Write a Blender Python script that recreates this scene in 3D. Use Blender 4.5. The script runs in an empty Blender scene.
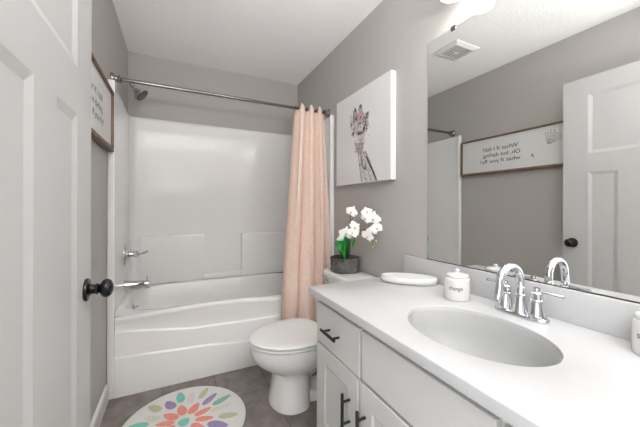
import bpy, bmesh, math, random
from mathutils import Vector, Matrix
random.seed(7)
PI = math.pi
C = bpy.context.scene.collection
SC = bpy.context.scene

# ------------------------------------------------------------------ camera, world, light, exposure
XL, XR, YB, ZC = -0.3646, 1.1594, 2.9092, 2.4375      # inside faces of the room
cam = bpy.data.objects.new('camera', bpy.data.cameras.new('camera'))
C.objects.link(cam); SC.camera = cam
cam.location = (0, 0, 1.1412)
cam.rotation_euler = (PI/2, math.radians(-0.19), -0.4566)
cam.data.sensor_width = 36.0
cam.data.lens = 36.0*292.886/640
cam.data.shift_y = -(213.5-206.93)/640
cam.data.clip_start = 0.02

w = bpy.data.worlds.new('world'); SC.world = w; w.use_nodes = True
w.node_tree.nodes['Background'].inputs[0].default_value = (0.97, 0.98, 1.0, 1)
w.node_tree.nodes['Background'].inputs[1].default_value = 1.0

def area_light(name, loc, rot, sx, sy, power, col):
    l = bpy.data.lights.new(name, 'AREA'); l.shape = 'RECTANGLE'; l.size = sx; l.size_y = sy
    l.energy = power; l.color = col
    o = bpy.data.objects.new(name, l); C.objects.link(o); o.location = loc; o.rotation_euler = rot
    return o
# added fill lights behind the viewer: one at the ceiling, one from the left
area_light('bounce_fill', (0.15, -0.85, 1.45), (math.radians(180-3), 0, 0), 0.8, 0.8, 84, (0.98, 0.985, 1.0))
area_light('side_fill', (-0.75, -0.75, 1.15), (math.radians(90), 0, math.radians(-62)), 1.3, 1.9, 11, (0.98, 0.985, 1.0))
LAMP = 2.5

SC.view_settings.view_transform = 'Standard'
SC.view_settings.look = 'None'
SC.view_settings.gamma = 1
SC.view_settings.use_curve_mapping = False
SC.view_settings.exposure = 0.42
try: SC.cycles.max_bounces = 14; SC.cycles.diffuse_bounces = 8; SC.cycles.glossy_bounces = 8
except Exception: pass

# ------------------------------------------------------------------ materials
def mat(name, col, rough=0.5, metal=0.0, noise=None, bump=None, coat=0.0, emit=None, sheen=0, spec=None, trans=0, sss=0):
    m = bpy.data.materials.new(name); m.use_nodes = True
    n = m.node_tree.nodes; l = m.node_tree.links; b = n['Principled BSDF']
    b.inputs['Base Color'].default_value = (*col, 1); b.inputs['Roughness'].default_value = rough
    b.inputs['Metallic'].default_value = metal; b.inputs['Coat Weight'].default_value = coat
    b.inputs['Coat Roughness'].default_value = 0.06
    if sheen: b.inputs['Sheen Weight'].default_value = sheen
    if spec is not None: b.inputs['Specular IOR Level'].default_value = spec
    if emit: b.inputs['Emission Color'].default_value = (*emit[0], 1); b.inputs['Emission Strength'].default_value = emit[1]
    tc = n.new('ShaderNodeTexCoord')
    if noise:                                            # (scale, amount)
        t = n.new('ShaderNodeTexNoise'); t.inputs['Scale'].default_value = noise[0]; t.inputs['Detail'].default_value = 4
        l.new(tc.outputs['Object'], t.inputs['Vector'])
        r = n.new('ShaderNodeValToRGB'); a = noise[1]
        r.color_ramp.elements[0].position = 0.3; r.color_ramp.elements[1].position = 0.7
        r.color_ramp.elements[0].color = (*[c*(1-a) for c in col], 1)
        r.color_ramp.elements[1].color = (*[min(1, c*(1+a)) for c in col], 1)
        l.new(t.outputs['Fac'], r.inputs['Fac']); l.new(r.outputs['Color'], b.inputs['Base Color'])
    if bump:                                             # (scale, strength, distance)
        t2 = n.new('ShaderNodeTexNoise'); t2.inputs['Scale'].default_value = bump[0]; t2.inputs['Detail'].default_value = 3
        l.new(tc.outputs['Object'], t2.inputs['Vector'])
        bp = n.new('ShaderNodeBump'); bp.inputs['Strength'].default_value = bump[1]; bp.inputs['Distance'].default_value = bump[2]
        l.new(t2.outputs['Fac'], bp.inputs['Height']); l.new(bp.outputs['Normal'], b.inputs['Normal'])
    return m

M_wall = mat('wall_paint', (0.43, 0.410, 0.393), 0.6, bump=(220, 0.12, 0.002))
M_ceil = mat('ceiling_texture', (0.95, 0.94, 0.93), 0.9, bump=(60, 0.45, 0.006), spec=0.2)
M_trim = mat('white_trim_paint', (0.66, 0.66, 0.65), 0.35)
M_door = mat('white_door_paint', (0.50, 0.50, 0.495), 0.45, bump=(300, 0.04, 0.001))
M_fiber = mat('glossy_white_fiberglass', (0.80, 0.80, 0.79), 0.12, coat=0.0, bump=(6, 0.012, 0.01), spec=0.4)
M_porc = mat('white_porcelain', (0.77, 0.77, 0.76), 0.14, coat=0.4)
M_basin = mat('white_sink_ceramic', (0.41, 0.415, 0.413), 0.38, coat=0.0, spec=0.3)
M_seat = mat('white_seat_plastic', (0.78, 0.78, 0.77), 0.25)
M_quartz = mat('white_quartz', (0.50, 0.502, 0.505), 0.34, noise=(90, 0.015))
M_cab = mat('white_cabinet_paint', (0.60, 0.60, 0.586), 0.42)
M_kick = mat('off_white_kick_paint', (0.55, 0.54, 0.52), 0.6)  # even toe kick paint, slightly darker than the cabinet white
M_black = mat('black_metal', (0.008, 0.008, 0.008), 0.45, spec=0.5)
M_bronze = mat('oil_rubbed_black', (0.007, 0.006, 0.006), 0.22, spec=0.4)
M_chrome = mat('polished_chrome', (0.66, 0.67, 0.69), 0.06, 1.0)
M_nickel = mat('brushed_nickel', (0.27, 0.245, 0.225), 0.25, 1.0)
M_mirror = mat('mirror_silver', (0.87, 0.885, 0.87), 0.0, 1.0)
M_edge = mat('mirror_edge', (0.25, 0.28, 0.27), 0.3)
M_chan = mat('dark_channel', (0.10, 0.10, 0.10), 0.35, 0.7)
M_wood = mat('brown_frame_wood', (0.17, 0.105, 0.065), 0.55, noise=(40, 0.35))
M_board = mat('white_sign_board', (0.66, 0.665, 0.66), 0.6)
M_ink = mat('dark_grey_ink', (0.10, 0.10, 0.105), 0.7)
M_canvas = mat('white_canvas', (0.70, 0.70, 0.695), 0.75, bump=(500, 0.15, 0.001))
M_jar = mat('white_jar_glaze', (0.66, 0.655, 0.645), 0.2, coat=0.2)
M_dish = mat('white_dish_glaze', (0.68, 0.68, 0.67), 0.3)
M_pot = mat('weathered_grey_pot', (0.11, 0.106, 0.103), 0.75, noise=(28, 0.45), bump=(60, 0.4, 0.003))
M_soil = mat('brown_soil', (0.06, 0.035, 0.025), 0.95, noise=(120, 0.6), bump=(150, 1.0, 0.004))
M_leaf = mat('orchid_leaf_green', (0.012, 0.20, 0.03), 0.3, noise=(20, 0.4))
M_stem = mat('orchid_stem', (0.16, 0.17, 0.06), 0.5)
M_petal = mat('white_orchid_petal', (0.86, 0.85, 0.82), 0.5)
M_lip = mat('orchid_throat', (0.62, 0.55, 0.30), 0.5)
M_bud = mat('orchid_bud', (0.42, 0.44, 0.26), 0.5)
M_lampglass = mat('lit_frosted_glass', (0.9, 0.9, 0.9), 0.4, emit=((1.0, 0.97, 0.935), LAMP))
M_bulb = mat('lit_bulb', (0.9, 0.9, 0.9), 0.4, emit=((1.0, 0.97, 0.935), 26.0))
M_vent = mat('white_vent_plastic', (0.80, 0.79, 0.77), 0.5)
M_ventdark = mat('vent_slot_dark', (0.12, 0.12, 0.115), 0.8)
M_rug = mat('cream_rug_pile', (0.72, 0.71, 0.68), 0.95, noise=(250, 0.06), bump=(400, 0.6, 0.004), sheen=0.2)
def rugc(n, c): return mat('rug_'+n, c, 0.95, noise=(160, 0.22), bump=(400, 0.6, 0.004))
M_coral = rugc('coral', (0.78, 0.30, 0.25)); M_teal = rugc('teal', (0.22, 0.56, 0.50)); M_lav = rugc('lavender', (0.34, 0.27, 0.45))
M_sage = rugc('sage', (0.50, 0.54, 0.36)); M_pale = rugc('pale_grey', (0.66, 0.66, 0.58)); M_blush = rugc('blush', (0.70, 0.62, 0.60))
M_green = rugc('green', (0.25, 0.50, 0.38))
M_inkgrey = mat('watercolour_grey', (0.36, 0.34, 0.34), 0.8, noise=(60, 0.35))
M_inkdark = mat('watercolour_dark', (0.11, 0.10, 0.12), 0.8)
M_inkmauve = mat('watercolour_mauve', (0.40, 0.34, 0.35), 0.8, noise=(60, 0.3))
M_inkcoral = mat('watercolour_coral', (0.75, 0.28, 0.24), 0.8, noise=(60, 0.3))
M_inkpale = mat('watercolour_pale', (0.60, 0.57, 0.56), 0.8, noise=(60, 0.2))

# curtain cloth: satin with a little light passing through it
M_cloth = mat('blush_satin_cloth', (0.82, 0.645, 0.55), 0.28, noise=(35, 0.05))
_n = M_cloth.node_tree.nodes; _l = M_cloth.node_tree.links
_tr = _n.new('ShaderNodeBsdfTranslucent'); _tr.inputs[0].default_value = (0.86, 0.58, 0.47, 1)
_mx = _n.new('ShaderNodeMixShader'); _mx.inputs[0].default_value = 0.05
_l.new(_n['Principled BSDF'].outputs[0], _mx.inputs[1]); _l.new(_tr.outputs[0], _mx.inputs[2]); _l.new(_mx.outputs[0], _n['Material Output'].inputs[0])

# floor: grey-brown stone tiles 305 x 610 mm in running bond
M_floor = bpy.data.materials.new('grey_brown_floor_tile'); M_floor.use_nodes = True
_n = M_floor.node_tree.nodes; _l = M_floor.node_tree.links; _b = _n['Principled BSDF']
_tc = _n.new('ShaderNodeTexCoord'); _sp = _n.new('ShaderNodeSeparateXYZ'); _cb = _n.new('ShaderNodeCombineXYZ')
_l.new(_tc.outputs['Object'], _sp.inputs[0])
_ax = _n.new('ShaderNodeMath'); _ax.operation = 'ADD'; _ax.inputs[1].default_value = -0.232+0.305*10
_ay = _n.new('ShaderNodeMath'); _ay.operation = 'ADD'; _ay.inputs[1].default_value = 0.61*4-0.275
_l.new(_sp.outputs['X'], _ax.inputs[0]); _l.new(_sp.outputs['Y'], _ay.inputs[0])
_l.new(_ay.outputs[0], _cb.inputs['X']); _l.new(_ax.outputs[0], _cb.inputs['Y'])
_br = _n.new('ShaderNodeTexBrick'); _l.new(_cb.outputs[0], _br.inputs['Vector'])
_br.inputs['Color1'].default_value = (0.205, 0.182, 0.170, 1); _br.inputs['Color2'].default_value = (0.245, 0.215, 0.200, 1)
_br.inputs['Mortar'].default_value = (0.085, 0.075, 0.07, 1)
_br.inputs['Scale'].default_value = 1; _br.inputs['Mortar Size'].default_value = 0.0022; _br.inputs['Mortar Smooth'].default_value = 0.1
_br.inputs['Brick Width'].default_value = 0.61; _br.inputs['Row Height'].default_value = 0.305; _br.offset = 0.5
_no = _n.new('ShaderNodeTexNoise'); _no.inputs['Scale'].default_value = 9; _no.inputs['Detail'].default_value = 8; _no.inputs['Roughness'].default_value = 0.65
_l.new(_tc.outputs['Object'], _no.inputs['Vector'])
_rr = _n.new('ShaderNodeValToRGB'); _rr.color_ramp.elements[0].position = 0.3; _rr.color_ramp.elements[1].position = 0.72
_rr.color_ramp.elements[0].color = (0.55, 0.53, 0.52, 1); _rr.color_ramp.elements[1].color = (1.25, 1.22, 1.2, 1)
_l.new(_no.outputs['Fac'], _rr.inputs['Fac'])
_mm = _n.new('ShaderNodeMix'); _mm.data_type = 'RGBA'; _mm.blend_type = 'MULTIPLY'; _mm.inputs[0].default_value = 1
_l.new(_br.outputs['Color'], _mm.inputs[6]); _l.new(_rr.outputs['Color'], _mm.inputs[7]); _l.new(_mm.outputs[2], _b.inputs['Base Color'])
_b.inputs['Roughness'].default_value = 0.42
_bp = _n.new('ShaderNodeBump'); _bp.inputs['Strength'].default_value = 0.25; _bp.inputs['Distance'].default_value = 0.002; _bp.invert = True
_l.new(_br.outputs['Fac'], _bp.inputs['Height']); _l.new(_bp.outputs['Normal'], _b.inputs['Normal'])

# ------------------------------------------------------------------ helpers
BASE = {}
def thing(name, label, cat, loc, group=None):
    o = bpy.data.objects.new(name, None); C.objects.link(o); o.location = loc; o.empty_display_size = 0.05
    o['label'] = label; o['category'] = cat
    if group: o['group'] = group
    BASE[o.name] = Vector(loc); return o
def obj(name, bm, m, parent=None, smooth=35, label=None, bevel=None, base=None):
    """link a bmesh given in world coordinates as ONE mesh object"""
    loc = BASE[parent.name] if parent else Vector(base or (0, 0, 0))
    bm.transform(Matrix.Translation(-loc))
    bmesh.ops.recalc_face_normals(bm, faces=bm.faces)
    me = bpy.data.meshes.new(name); bm.to_mesh(me); bm.free()
    for x in (m if isinstance(m, (list, tuple)) else [m]): me.materials.append(x)
    if smooth:
        for p in me.polygons: p.use_smooth = True
        me.set_sharp_from_angle(angle=math.radians(smooth))
    o = bpy.data.objects.new(name, me); C.objects.link(o)
    BASE[o.name] = loc
    if parent: o.parent = parent
    else: o.location = loc
    if label: o['label'] = label
    if bevel:
        md = o.modifiers.new('bevel', 'BEVEL'); md.width = bevel; md.segments = 3; md.limit_method = 'ANGLE'; md.angle_limit = math.radians(40)
    return o
def tag(o, label, cat, group=None, kind=None):
    o['label'] = label; o['category'] = cat
    if group: o['group'] = group
    if kind: o['kind'] = kind
    return o
def new(): return bmesh.new()
def box(bm, x0, x1, y0, y1, z0, z1, bev=0, mi=0):
    vs = [bm.verts.new((x, y, z)) for x in (x0, x1) for y in (y0, y1) for z in (z0, z1)]
    fs = [bm.faces.new([vs[i] for i in q]) for q in ((0, 1, 3, 2), (4, 6, 7, 5), (0, 4, 5, 1), (2, 3, 7, 6), (0, 2, 6, 4), (1, 5, 7, 3))]
    for f in fs: f.material_index = mi
    if bev:
        es = list({e for f in fs for e in f.edges})
        bmesh.ops.bevel(bm, geom=es, offset=bev, segments=3, profile=0.5, affect='EDGES')
    return vs
def ring_loft(bm, rings, cap0=True, cap1=True, mi=0, closed=True):
    R = [[bm.verts.new(p) for p in r] for r in rings]
    n = len(R[0])
    for a, b in zip(R, R[1:]):
        for i in range(n if closed else n-1):
            f = bm.faces.new((a[i], a[(i+1) % n], b[(i+1) % n], b[i])); f.material_index = mi
    if cap0: bm.faces.new(R[0][::-1]).material_index = mi
    if cap1: bm.faces.new(R[-1]).material_index = mi
    return R
def frame_of(d):
    d = Vector(d).normalized(); u = d.cross(Vector((0, 0, 1)))
    if u.length < 1e-4: u = Vector((1, 0, 0))
    u.normalize(); return u, d.cross(u).normalized()
def lathe(bm, prof, origin, axis=(0, 0, 1), n=32, mi=0, sx=1.0, sy=1.0):
    o = Vector(origin); d = Vector(axis).normalized(); u, v = frame_of(d)
    rings = [[o+d*h+u*(max(r, 1e-4)*sx*math.cos(2*PI*i/n))+v*(max(r, 1e-4)*sy*math.sin(2*PI*i/n)) for i in range(n)] for r, h in prof]
    ring_loft(bm, rings, mi=mi)
def smoothpath(pts, k=8):
    P = [Vector(p) for p in pts]; out = []
    for i in range(len(P)-1):
        p0, p1, p2, p3 = P[max(i-1, 0)], P[i], P[i+1], P[min(i+2, len(P)-1)]
        for j in range(k):
            t = j/k
            out.append(0.5*((2*p1)+(p2-p0)*t+(2*p0-5*p1+4*p2-p3)*t*t+(3*p1-p0-3*p2+p3)*t**3))
    return out+[P[-1]]
def tube(bm, pts, r, n=12, mi=0, flat=1.0):
    P = [Vector(p) for p in pts]; rings = []
    u = None
    for i, p in enumerate(P):
        d = (P[min(i+1, len(P)-1)]-P[max(i-1, 0)]).normalized()
        if u is None: u, v = frame_of(d)
        else:
            u = (u-d*u.dot(d)).normalized(); v = d.cross(u)
        rr = r[i] if isinstance(r, (list, tuple)) else r
        rings.append([p+u*(rr*math.cos(2*PI*k/n))+v*(rr*flat*math.sin(2*PI*k/n)) for k in range(n)])
    ring_loft(bm, rings, mi=mi)
def ellipse(cx, cy, a, b, z, n=64):
    return [(cx+a*math.cos(2*PI*i/n), cy+b*math.sin(2*PI*i/n), z) for i in range(n)]
def rrect(cx, cy, a, b, z, n=64, e=5.0):
    out = []
    for i in range(n):
        t = 2*PI*i/n; c, s = math.cos(t), math.sin(t)
        k = (abs(c)**e+abs(s)**e)**(-1/e); out.append((cx+a*k*c, cy+b*k*s, z))
    return out
def interp(x, xs, ys):
    if x <= xs[0]: return ys[0]
    for a, b, p, q in zip(xs, xs[1:], ys, ys[1:]):
        if x <= b:
            t = (x-a)/(b-a); t = t*t*(3-2*t)*0.5+t*0.5; return p+(q-p)*t
    return ys[-1]
def text_bm(s, size, ext=0.0):
    cu = bpy.data.curves.new('lettering', 'FONT'); cu.body = s; cu.size = size; cu.extrude = ext; cu.align_x = 'LEFT'; cu.offset = size*0.012
    to = bpy.data.objects.new('lettering_source', cu); C.objects.link(to)
    bpy.context.view_layer.update()
    me = bpy.data.meshes.new_from_object(to.evaluated_get(bpy.context.evaluated_depsgraph_get()))
    bm = new(); bm.from_mesh(me)
    bpy.data.objects.remove(to); bpy.data.curves.remove(cu); bpy.data.meshes.remove(me)
    return bm
def merge(bm, other):
    me = bpy.data.meshes.new('t'); other.to_mesh(me); other.free(); bm.from_mesh(me); bpy.data.meshes.remove(me)
def poly(bm, pts, mi=0):
    f = bm.faces.new([bm.verts.new(p) for p in pts]); f.material_index = mi; return f

# pixel of the photograph -> point on a plane of the room (used only to read positions off the photograph)
F_, CY_, ROLL, YAW = 292.886, 206.93, -0.0033, 0.4566
def at(u, v, ax, val):
    a, b = u-320, v-CY_
    a, b = a*math.cos(ROLL)+b*math.sin(ROLL), -a*math.sin(ROLL)+b*math.cos(ROLL)
    r, up = a/F_, -b/F_; s, c = math.sin(YAW), math.cos(YAW)
    D = Vector((c*r+s, -s*r+c, up)); O = Vector((0, 0, 1.1412))
    return O+D*((val-O[ax])/D[ax])

# ------------------------------------------------------------------ the room
def struct(name, bm, m, label, cat, smooth=0, parent=None):
    o = obj(name, bm, m, parent, smooth); o['kind'] = 'structure'; o['label'] = label; o['category'] = cat; return o
T = 0.1
YF = -1.7
bm = new(); box(bm, XL-T, XR+T, YF-T, YB+T, -0.05, 0); struct('floor', bm, M_floor, 'grey brown stone tile floor of the bathroom', 'floor')
bm = new(); box(bm, XL-T, XR+T, YF-T, YB+T, ZC, ZC+0.05); struct('ceiling', bm, M_ceil, 'white lightly textured ceiling', 'ceiling')
bm = new(); box(bm, XL-T, XL, 0.335, YB, 0, ZC); box(bm, XL-T, XL, YF-T, -1.45, 0, ZC); box(bm, XL-T, XL, -1.45, 0.335, 2.1, ZC); struct('wall_left', bm, M_wall, 'greige painted wall behind the open door', 'wall')  # unseen opening cut near the viewer's end to let the side fill in
bm = new(); box(bm, XR, XR+T, YF-T, YB, 0, ZC); struct('wall_right', bm, M_wall, 'greige painted wall behind vanity and toilet', 'wall')
bm = new(); box(bm, XL-T, XR+T, YB, YB+T, 0, ZC); struct('wall_back', bm, M_wall, 'greige painted wall above the tub surround', 'wall')
bm = new(); box(bm, XL-T, XR+T, YF-T, YF, 0, ZC); struct('wall_front', bm, M_wall, 'greige wall behind the viewer', 'wall')
bm = new(); box(bm, XL+0.0005, -0.228, 0.335, 0.424, 0.0, ZC-0.0005); struct('trim_1', bm, M_trim, 'white door jamb carrying the hinges of the open door', 'trim')
bm = new()
prof = [(0, 0), (0.013, 0), (0.013, 0.082), (0.008, 0.096), (0, 0.102)]
def baseb(bm, x, sgn, y0, y1): ring_loft(bm, [[(x+sgn*a, y0, z) for a, z in prof], [(x+sgn*a, y1, z) for a, z in prof]])
baseb(bm, XL, 1, 0.4245, 2.086); struct('baseboard_left', bm, M_trim, 'white baseboard along the left wall up to the tub', 'baseboard')
bm = new(); baseb(bm, XR, -1, 1.262, 2.086); struct('baseboard_right', bm, M_trim, 'white baseboard behind the toilet', 'baseboard')

# ------------------------------------------------------------------ door leaf standing open
DX, DT = -0.24, 0.035                                        # room-side face and thickness
Y0, Y1, Z0, Z1 = 0.432, 1.143, 0.012, 2.046
lower = [(0.576, 0.729), (0.846, 0.999)]
panels = [(a, b, 0.25, 1.389) for a, b in lower]+[(0.576, 0.999, 1.516, 1.927)]
bm = new()
ys = sorted({Y0, Y1, 0.576, 0.729, 0.846, 0.999}); zs = sorted({Z0, Z1, 0.25, 1.389, 1.516, 1.927})
def inpanel(y, z): return any(a < y < b and c < z < d for a, b, c, d in panels)
for X, s in ((DX, -1), (DX-DT, 1)):
    V = {}
    def vv(y, z, x):
        k = (round(y, 5), round(z, 5), round(x, 5))
        if k not in V: V[k] = bm.verts.new((x, y, z))
        return V[k]
    for a, b in zip(ys, ys[1:]):
        for c, d in zip(zs, zs[1:]):
            if not inpanel((a+b)/2, (c+d)/2): bm.faces.new([vv(a, c, X), vv(b, c, X), vv(b, d, X), vv(a, d, X)])
    for a, b, c, d in panels:
        k, e = 0.0065*s, 0.022
        cuts_y = [y for y in ys if a <= y <= b]; cuts_z = [z for z in zs if c <= z <= d]
        outer = [(y, c) for y in cuts_y]+[(b, z) for z in cuts_z[1:]]+[(y, d) for y in cuts_y[::-1][1:]]+[(a, z) for z in cuts_z[::-1][1:-1]]
        cl = lambda v, lo, hi: min(max(v, lo+e), hi-e)
        inner = [(cl(y, a, b), cl(z, c, d)) for y, z in outer]
        m_ = len(outer)
        for i in range(m_):
            j = (i+1) % m_
            q = [vv(*outer[i], X), vv(*outer[j], X), bm.verts.new((X+k, *inner[j])), bm.verts.new((X+k, *inner[i]))]
            bm.faces.new(q)
        poly(bm, [(X+k, a+e, c+e), (X+k, b-e, c+e), (X+k, b-e, d-e), (X+k, a+e, d-e)])
for q in (((Y0, Z0), (Y0, Z1)), ((Y0, Z1), (Y1, Z1)), ((Y1, Z1), (Y1, Z0)), ((Y1, Z0), (Y0, Z0))):
    (a, c), (b, d) = q; poly(bm, [(DX, a, c), (DX, b, d), (DX-DT, b, d), (DX-DT, a, c)])
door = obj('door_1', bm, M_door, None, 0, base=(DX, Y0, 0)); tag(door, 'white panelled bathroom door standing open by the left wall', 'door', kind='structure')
KY, KZ = 1.085, 0.893
for sgn, X in ((1, DX), (-1, DX-DT)):
    L = 0.80 if sgn > 0 else 0.75
    bm = new()
    lathe(bm, [(0.0, 0), (0.033, 0), (0.0335, 0.004), (0.031, 0.008), (0.020, 0.010), (0.0145, 0.013), (0.0135, 0.030*L), (0.0165, 0.033*L), (0.0165, 0.037*L), (0.012, 0.040*L), (0.015, 0.045*L), (0.0235, 0.051*L), (0.0275, 0.060*L), (0.0275, 0.068*L), (0.0225, 0.078*L), (0.012, 0.084*L), (0, 0.086*L)],
          (X, KY, KZ), (sgn, 0, 0), 32)
    obj('door_knob', bm, M_bronze, door, 40, label='round black door knob')
bm = new(); box(bm, DX-0.030, DX-0.005, Y1-0.0005, Y1+0.0012, KZ-0.028, KZ+0.028); obj('latch_plate', bm, M_bronze, door)
for hz in (0.25, 1.05, 1.85):
    bm = new(); lathe(bm, [(0.0, -0.045), (0.006, -0.045), (0.006, 0.045), (0, 0.045)], (DX+0.004, Y0-0.004, hz), (0, 0, 1), 12); box(bm, DX-0.03, DX+0.002, Y0-0.002, Y0-0.0003, hz-0.044, hz+0.044); obj('hinge', bm, M_bronze, door)

# ------------------------------------------------------------------ tub and surround
TY = 2.096
rimz = lambda x: interp(x, [-0.36, -0.312, 0.14, 0.40, 0.70, 1.16], [0.468, 0.471, 0.489, 0.486, 0.463, 0.455])
r1 = lambda x: interp(x, [-0.36, -0.312, 0.14, 0.615, 1.16], [0.392, 0.388, 0.338, 0.328, 0.322])
r2 = lambda x: interp(x, [-0.36, -0.312, 0.14, 0.47, 1.16], [0.240, 0.236, 0.216, 0.184, 0.165])
tub = thing('bathtub', 'white alcove bathtub with curved ridges across its apron', 'bathtub', (0.4, 2.5, 0))
bm = new()
A, B = XL+0.0375, XR-0.0375
NX = 72
cols = []
for i in range(NX+1):
    x = A+(B-A)*i/NX; a, b, c = r1(x), r2(x), rimz(x)
    prof = [(TY, 0.0), (TY, b-0.010), (TY+0.0015, b-0.004), (TY+0.007, b+0.001), (TY+0.0085, b+0.006), (TY+0.0085, a-0.010), (TY+0.010, a-0.004), (TY+0.0155, a+0.001), (TY+0.017, a+0.006),
            (TY+0.017, c-0.040), (TY+0.014, c-0.030), (TY+0.012, c-0.018), (TY+0.014, c-0.008), (TY+0.020, c-0.002), (TY+0.030, c)]
    cols.append([(x, y, z) for y, z in prof])
R = ring_loft(bm, cols, False, False, closed=False)
# deck: from the front edge of the apron and walls in to the basin opening
N = 96
cx, cy, a_, b_ = (A+B)/2, 2.503, 0.718, 0.357
FY, BY = TY+0.030, 2.8672
def outer_pt(i):
    t = 2*PI*i/N; c, s = math.cos(t), math.sin(t)
    k = min((B-cx)/abs(c) if abs(c) > 1e-6 else 9, ((BY-cy) if s > 0 else (cy-FY))/abs(s) if abs(s) > 1e-6 else 9)
    x, y = cx+k*c, cy+k*s
    f = max(0, min(1, (y-FY)/0.15))
    if y > 2.124: x = XL+0.0015 if x < A+1e-4 else XR-0.0015 if x > B-1e-4 else x
    return (x, y, rimz(x)*(1-f)+0.478*f)
outer = [outer_pt(i) for i in range(N)]
def basin(a, b, z, e, dx=0, blend=0):
    P = rrect(cx+dx, cy, a, b, z, N, e)
    if blend: P = [(p[0], p[1], p[2]+blend*(rimz(p[0])-0.478)*min(1.0, max(0.0, (cy-p[1])/0.25))) for p in P]
    return P
rings = [outer, basin(a_, b_, 0.478, 5, 0, .8), basin(a_-0.012, b_-0.012, 0.474, 5, 0, .8), basin(a_-0.022, b_-0.022, 0.458, 5, 0, .5), basin(a_-0.045, b_-0.04, 0.30, 5), basin(a_-0.075, b_-0.06, 0.16, 4.5), basin(a_-0.13, b_-0.10, 0.115, 4), basin(a_-0.25, b_-0.18, 0.105, 3)]
ring_loft(bm, rings, False, True)
obj('basin', bm, M_fiber, tub, 50)
bm = new(); lathe(bm, [(0, 0), (0.032, 0), (0.033, 0.004), (0.028, 0.009), (0.010, 0.012), (0, 0.012)], (-0.2865, 2.56, 0.388), (1, 0, 0.15), 28)
lathe(bm, [(0, 0), (0.006, 0), (0.006, 0.02), (0.004, 0.026), (0, 0.027)], (-0.2765, 2.56, 0.390), (1, 0, 0.3), 12)
obj('overflow_plate', bm, M_chrome, tub, 40, label='small round chrome overflow plate')

sur = thing('shower_surround', 'glossy white moulded shower wall panels above the bathtub', 'shower surround', (0.4, 2.5, 0.46))
IX0, IX1, IY, SF = XL+0.022, XR-0.022, 2.868, 2.120
def U(off):
    x0, x1, yb_ = IX0+off, IX1-off, IY-off; r = 0.07
    P = [(x0, SF+off)]
    for i in range(9): t = PI-PI/2*i/8; P.append((x0+r+r*math.cos(t), yb_-r+r*math.sin(t)))
    for i in range(9): t = PI/2-PI/2*i/8; P.append((x1-r+r*math.cos(t), yb_-r+r*math.sin(t)))
    P.append((x1, SF+off)); return P
inner = U(0); ob = 0.0015
outerU = [(XL+ob, SF)]+[(XL+ob, YB-ob)]*9+[(XR-ob, YB-ob)]*9+[(XR-ob, SF)]
bm = new()
zb, zt = 0.4786, 1.888
def prism(P, Q):
    n = len(P)
    vi0 = [bm.verts.new((*p, zb)) for p in P]; vib = [bm.verts.new((*p, zt-0.022)) for p in P]; vi1 = [bm.verts.new((*p, zt-0.012)) for p in P]
    vi2 = [bm.verts.new((p[0]+(q[0]-p[0])*0.25, p[1]+(q[1]-p[1])*0.25, zt)) for p, q in zip(P, Q)]
    vo1 = [bm.verts.new((*q, zt)) for q in Q]; vo0 = [bm.verts.new((*q, zb)) for q in Q]
    for i in range(n-1):
        for a, b in ((vi0, vib), (vib, vi1), (vi1, vi2), (vi2, vo1), (vo1, vo0)):
            try: bm.faces.new((a[i], a[i+1], b[i+1], b[i]))
            except Exception: pass
    for i in (0, n-1): bm.faces.new((vi0[i], vib[i], vi1[i], vi2[i], vo1[i], vo0[i]))
prism(inner, outerU)
bmesh.ops.remove_doubles(bm, verts=bm.verts, dist=1e-5)
obj('wall_panels', bm, M_fiber, sur, 40)
# thicker lower panel along the back with the soap recess
bm = new()
zl, zh = 0.479, 0.888
sx0, sx1, sz = 0.232, 0.560, 0.535
box(bm, -0.27, sx0, 2.855, 2.869, zl, zh, 0.005); box(bm, sx1, 1.07, 2.828, 2.869, zl, zh, 0.012); box(bm, sx0-0.012, sx1+0.012, 2.838, 2.869, zl, sz, 0.010)
obj('soap_shelf', bm, M_fiber, sur, 60)
for xa, xb in ((XL+0.0008, XL+0.037), (XR-0.037, XR-0.0008)):
    bm = new(); box(bm, xa, xb, 2.0885, 2.1215, 0.0005, 1.890, 0.007); obj('front_flange', bm, M_fiber, sur, 60)

PX = IX0+0.0006                                               # face of the left lower panel
FYT = 2.60
v = thing('shower_valve', 'chrome shower valve with lever handle on the left tub wall', 'faucet', (PX, FYT, 0.780))
bm = new(); lathe(bm, [(0, 0), (0.082, 0), (0.084, 0.004), (0.082, 0.010), (0.070, 0.020), (0.045, 0.027), (0.030, 0.030), (0, 0.030)], (PX, FYT, 0.780), (1, 0, 0), 40); obj('escutcheon', bm, M_chrome, v, 40)
bm = new(); lathe(bm, [(0, 0.029), (0.028, 0.029), (0.024, 0.04), (0.021, 0.055), (0.025, 0.06), (0.025, 0.078), (0.016, 0.086), (0, 0.087)], (PX, FYT, 0.780), (1, 0, 0), 28); obj('stem', bm, M_chrome, v, 40)
bm = new(); tube(bm, smoothpath([(PX+0.068, FYT, 0.780), (PX+0.095, FYT-0.01, 0.781), (PX+0.125, FYT-0.022, 0.789), (PX+0.150, FYT-0.03, 0.802)]), [0.012]*8+[0.008]*17, 14); obj('lever', bm, M_chrome, v, 60)
s = thing('tub_spout', 'long chrome tub spout below the shower valve', 'spout', (PX, FYT, 0.550))
bm = new(); lathe(bm, [(0, 0), (0.030, 0), (0.030, 0.004), (0.026, 0.02), (0.022, 0.06), (0.020, 0.12), (0.021, 0.145), (0.019, 0.157), (0.010, 0.161), (0, 0.161)], (PX, FYT, 0.550), (1, 0, 0), 28, sx=1.3, sy=1.3)
lathe(bm, [(0, 0), (0.015, 0), (0.0145, 0.022), (0, 0.022)], (PX+0.145, FYT, 0.518), (0, 0, 1), 20); obj('spout_body', bm, M_chrome, s, 40)
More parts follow.
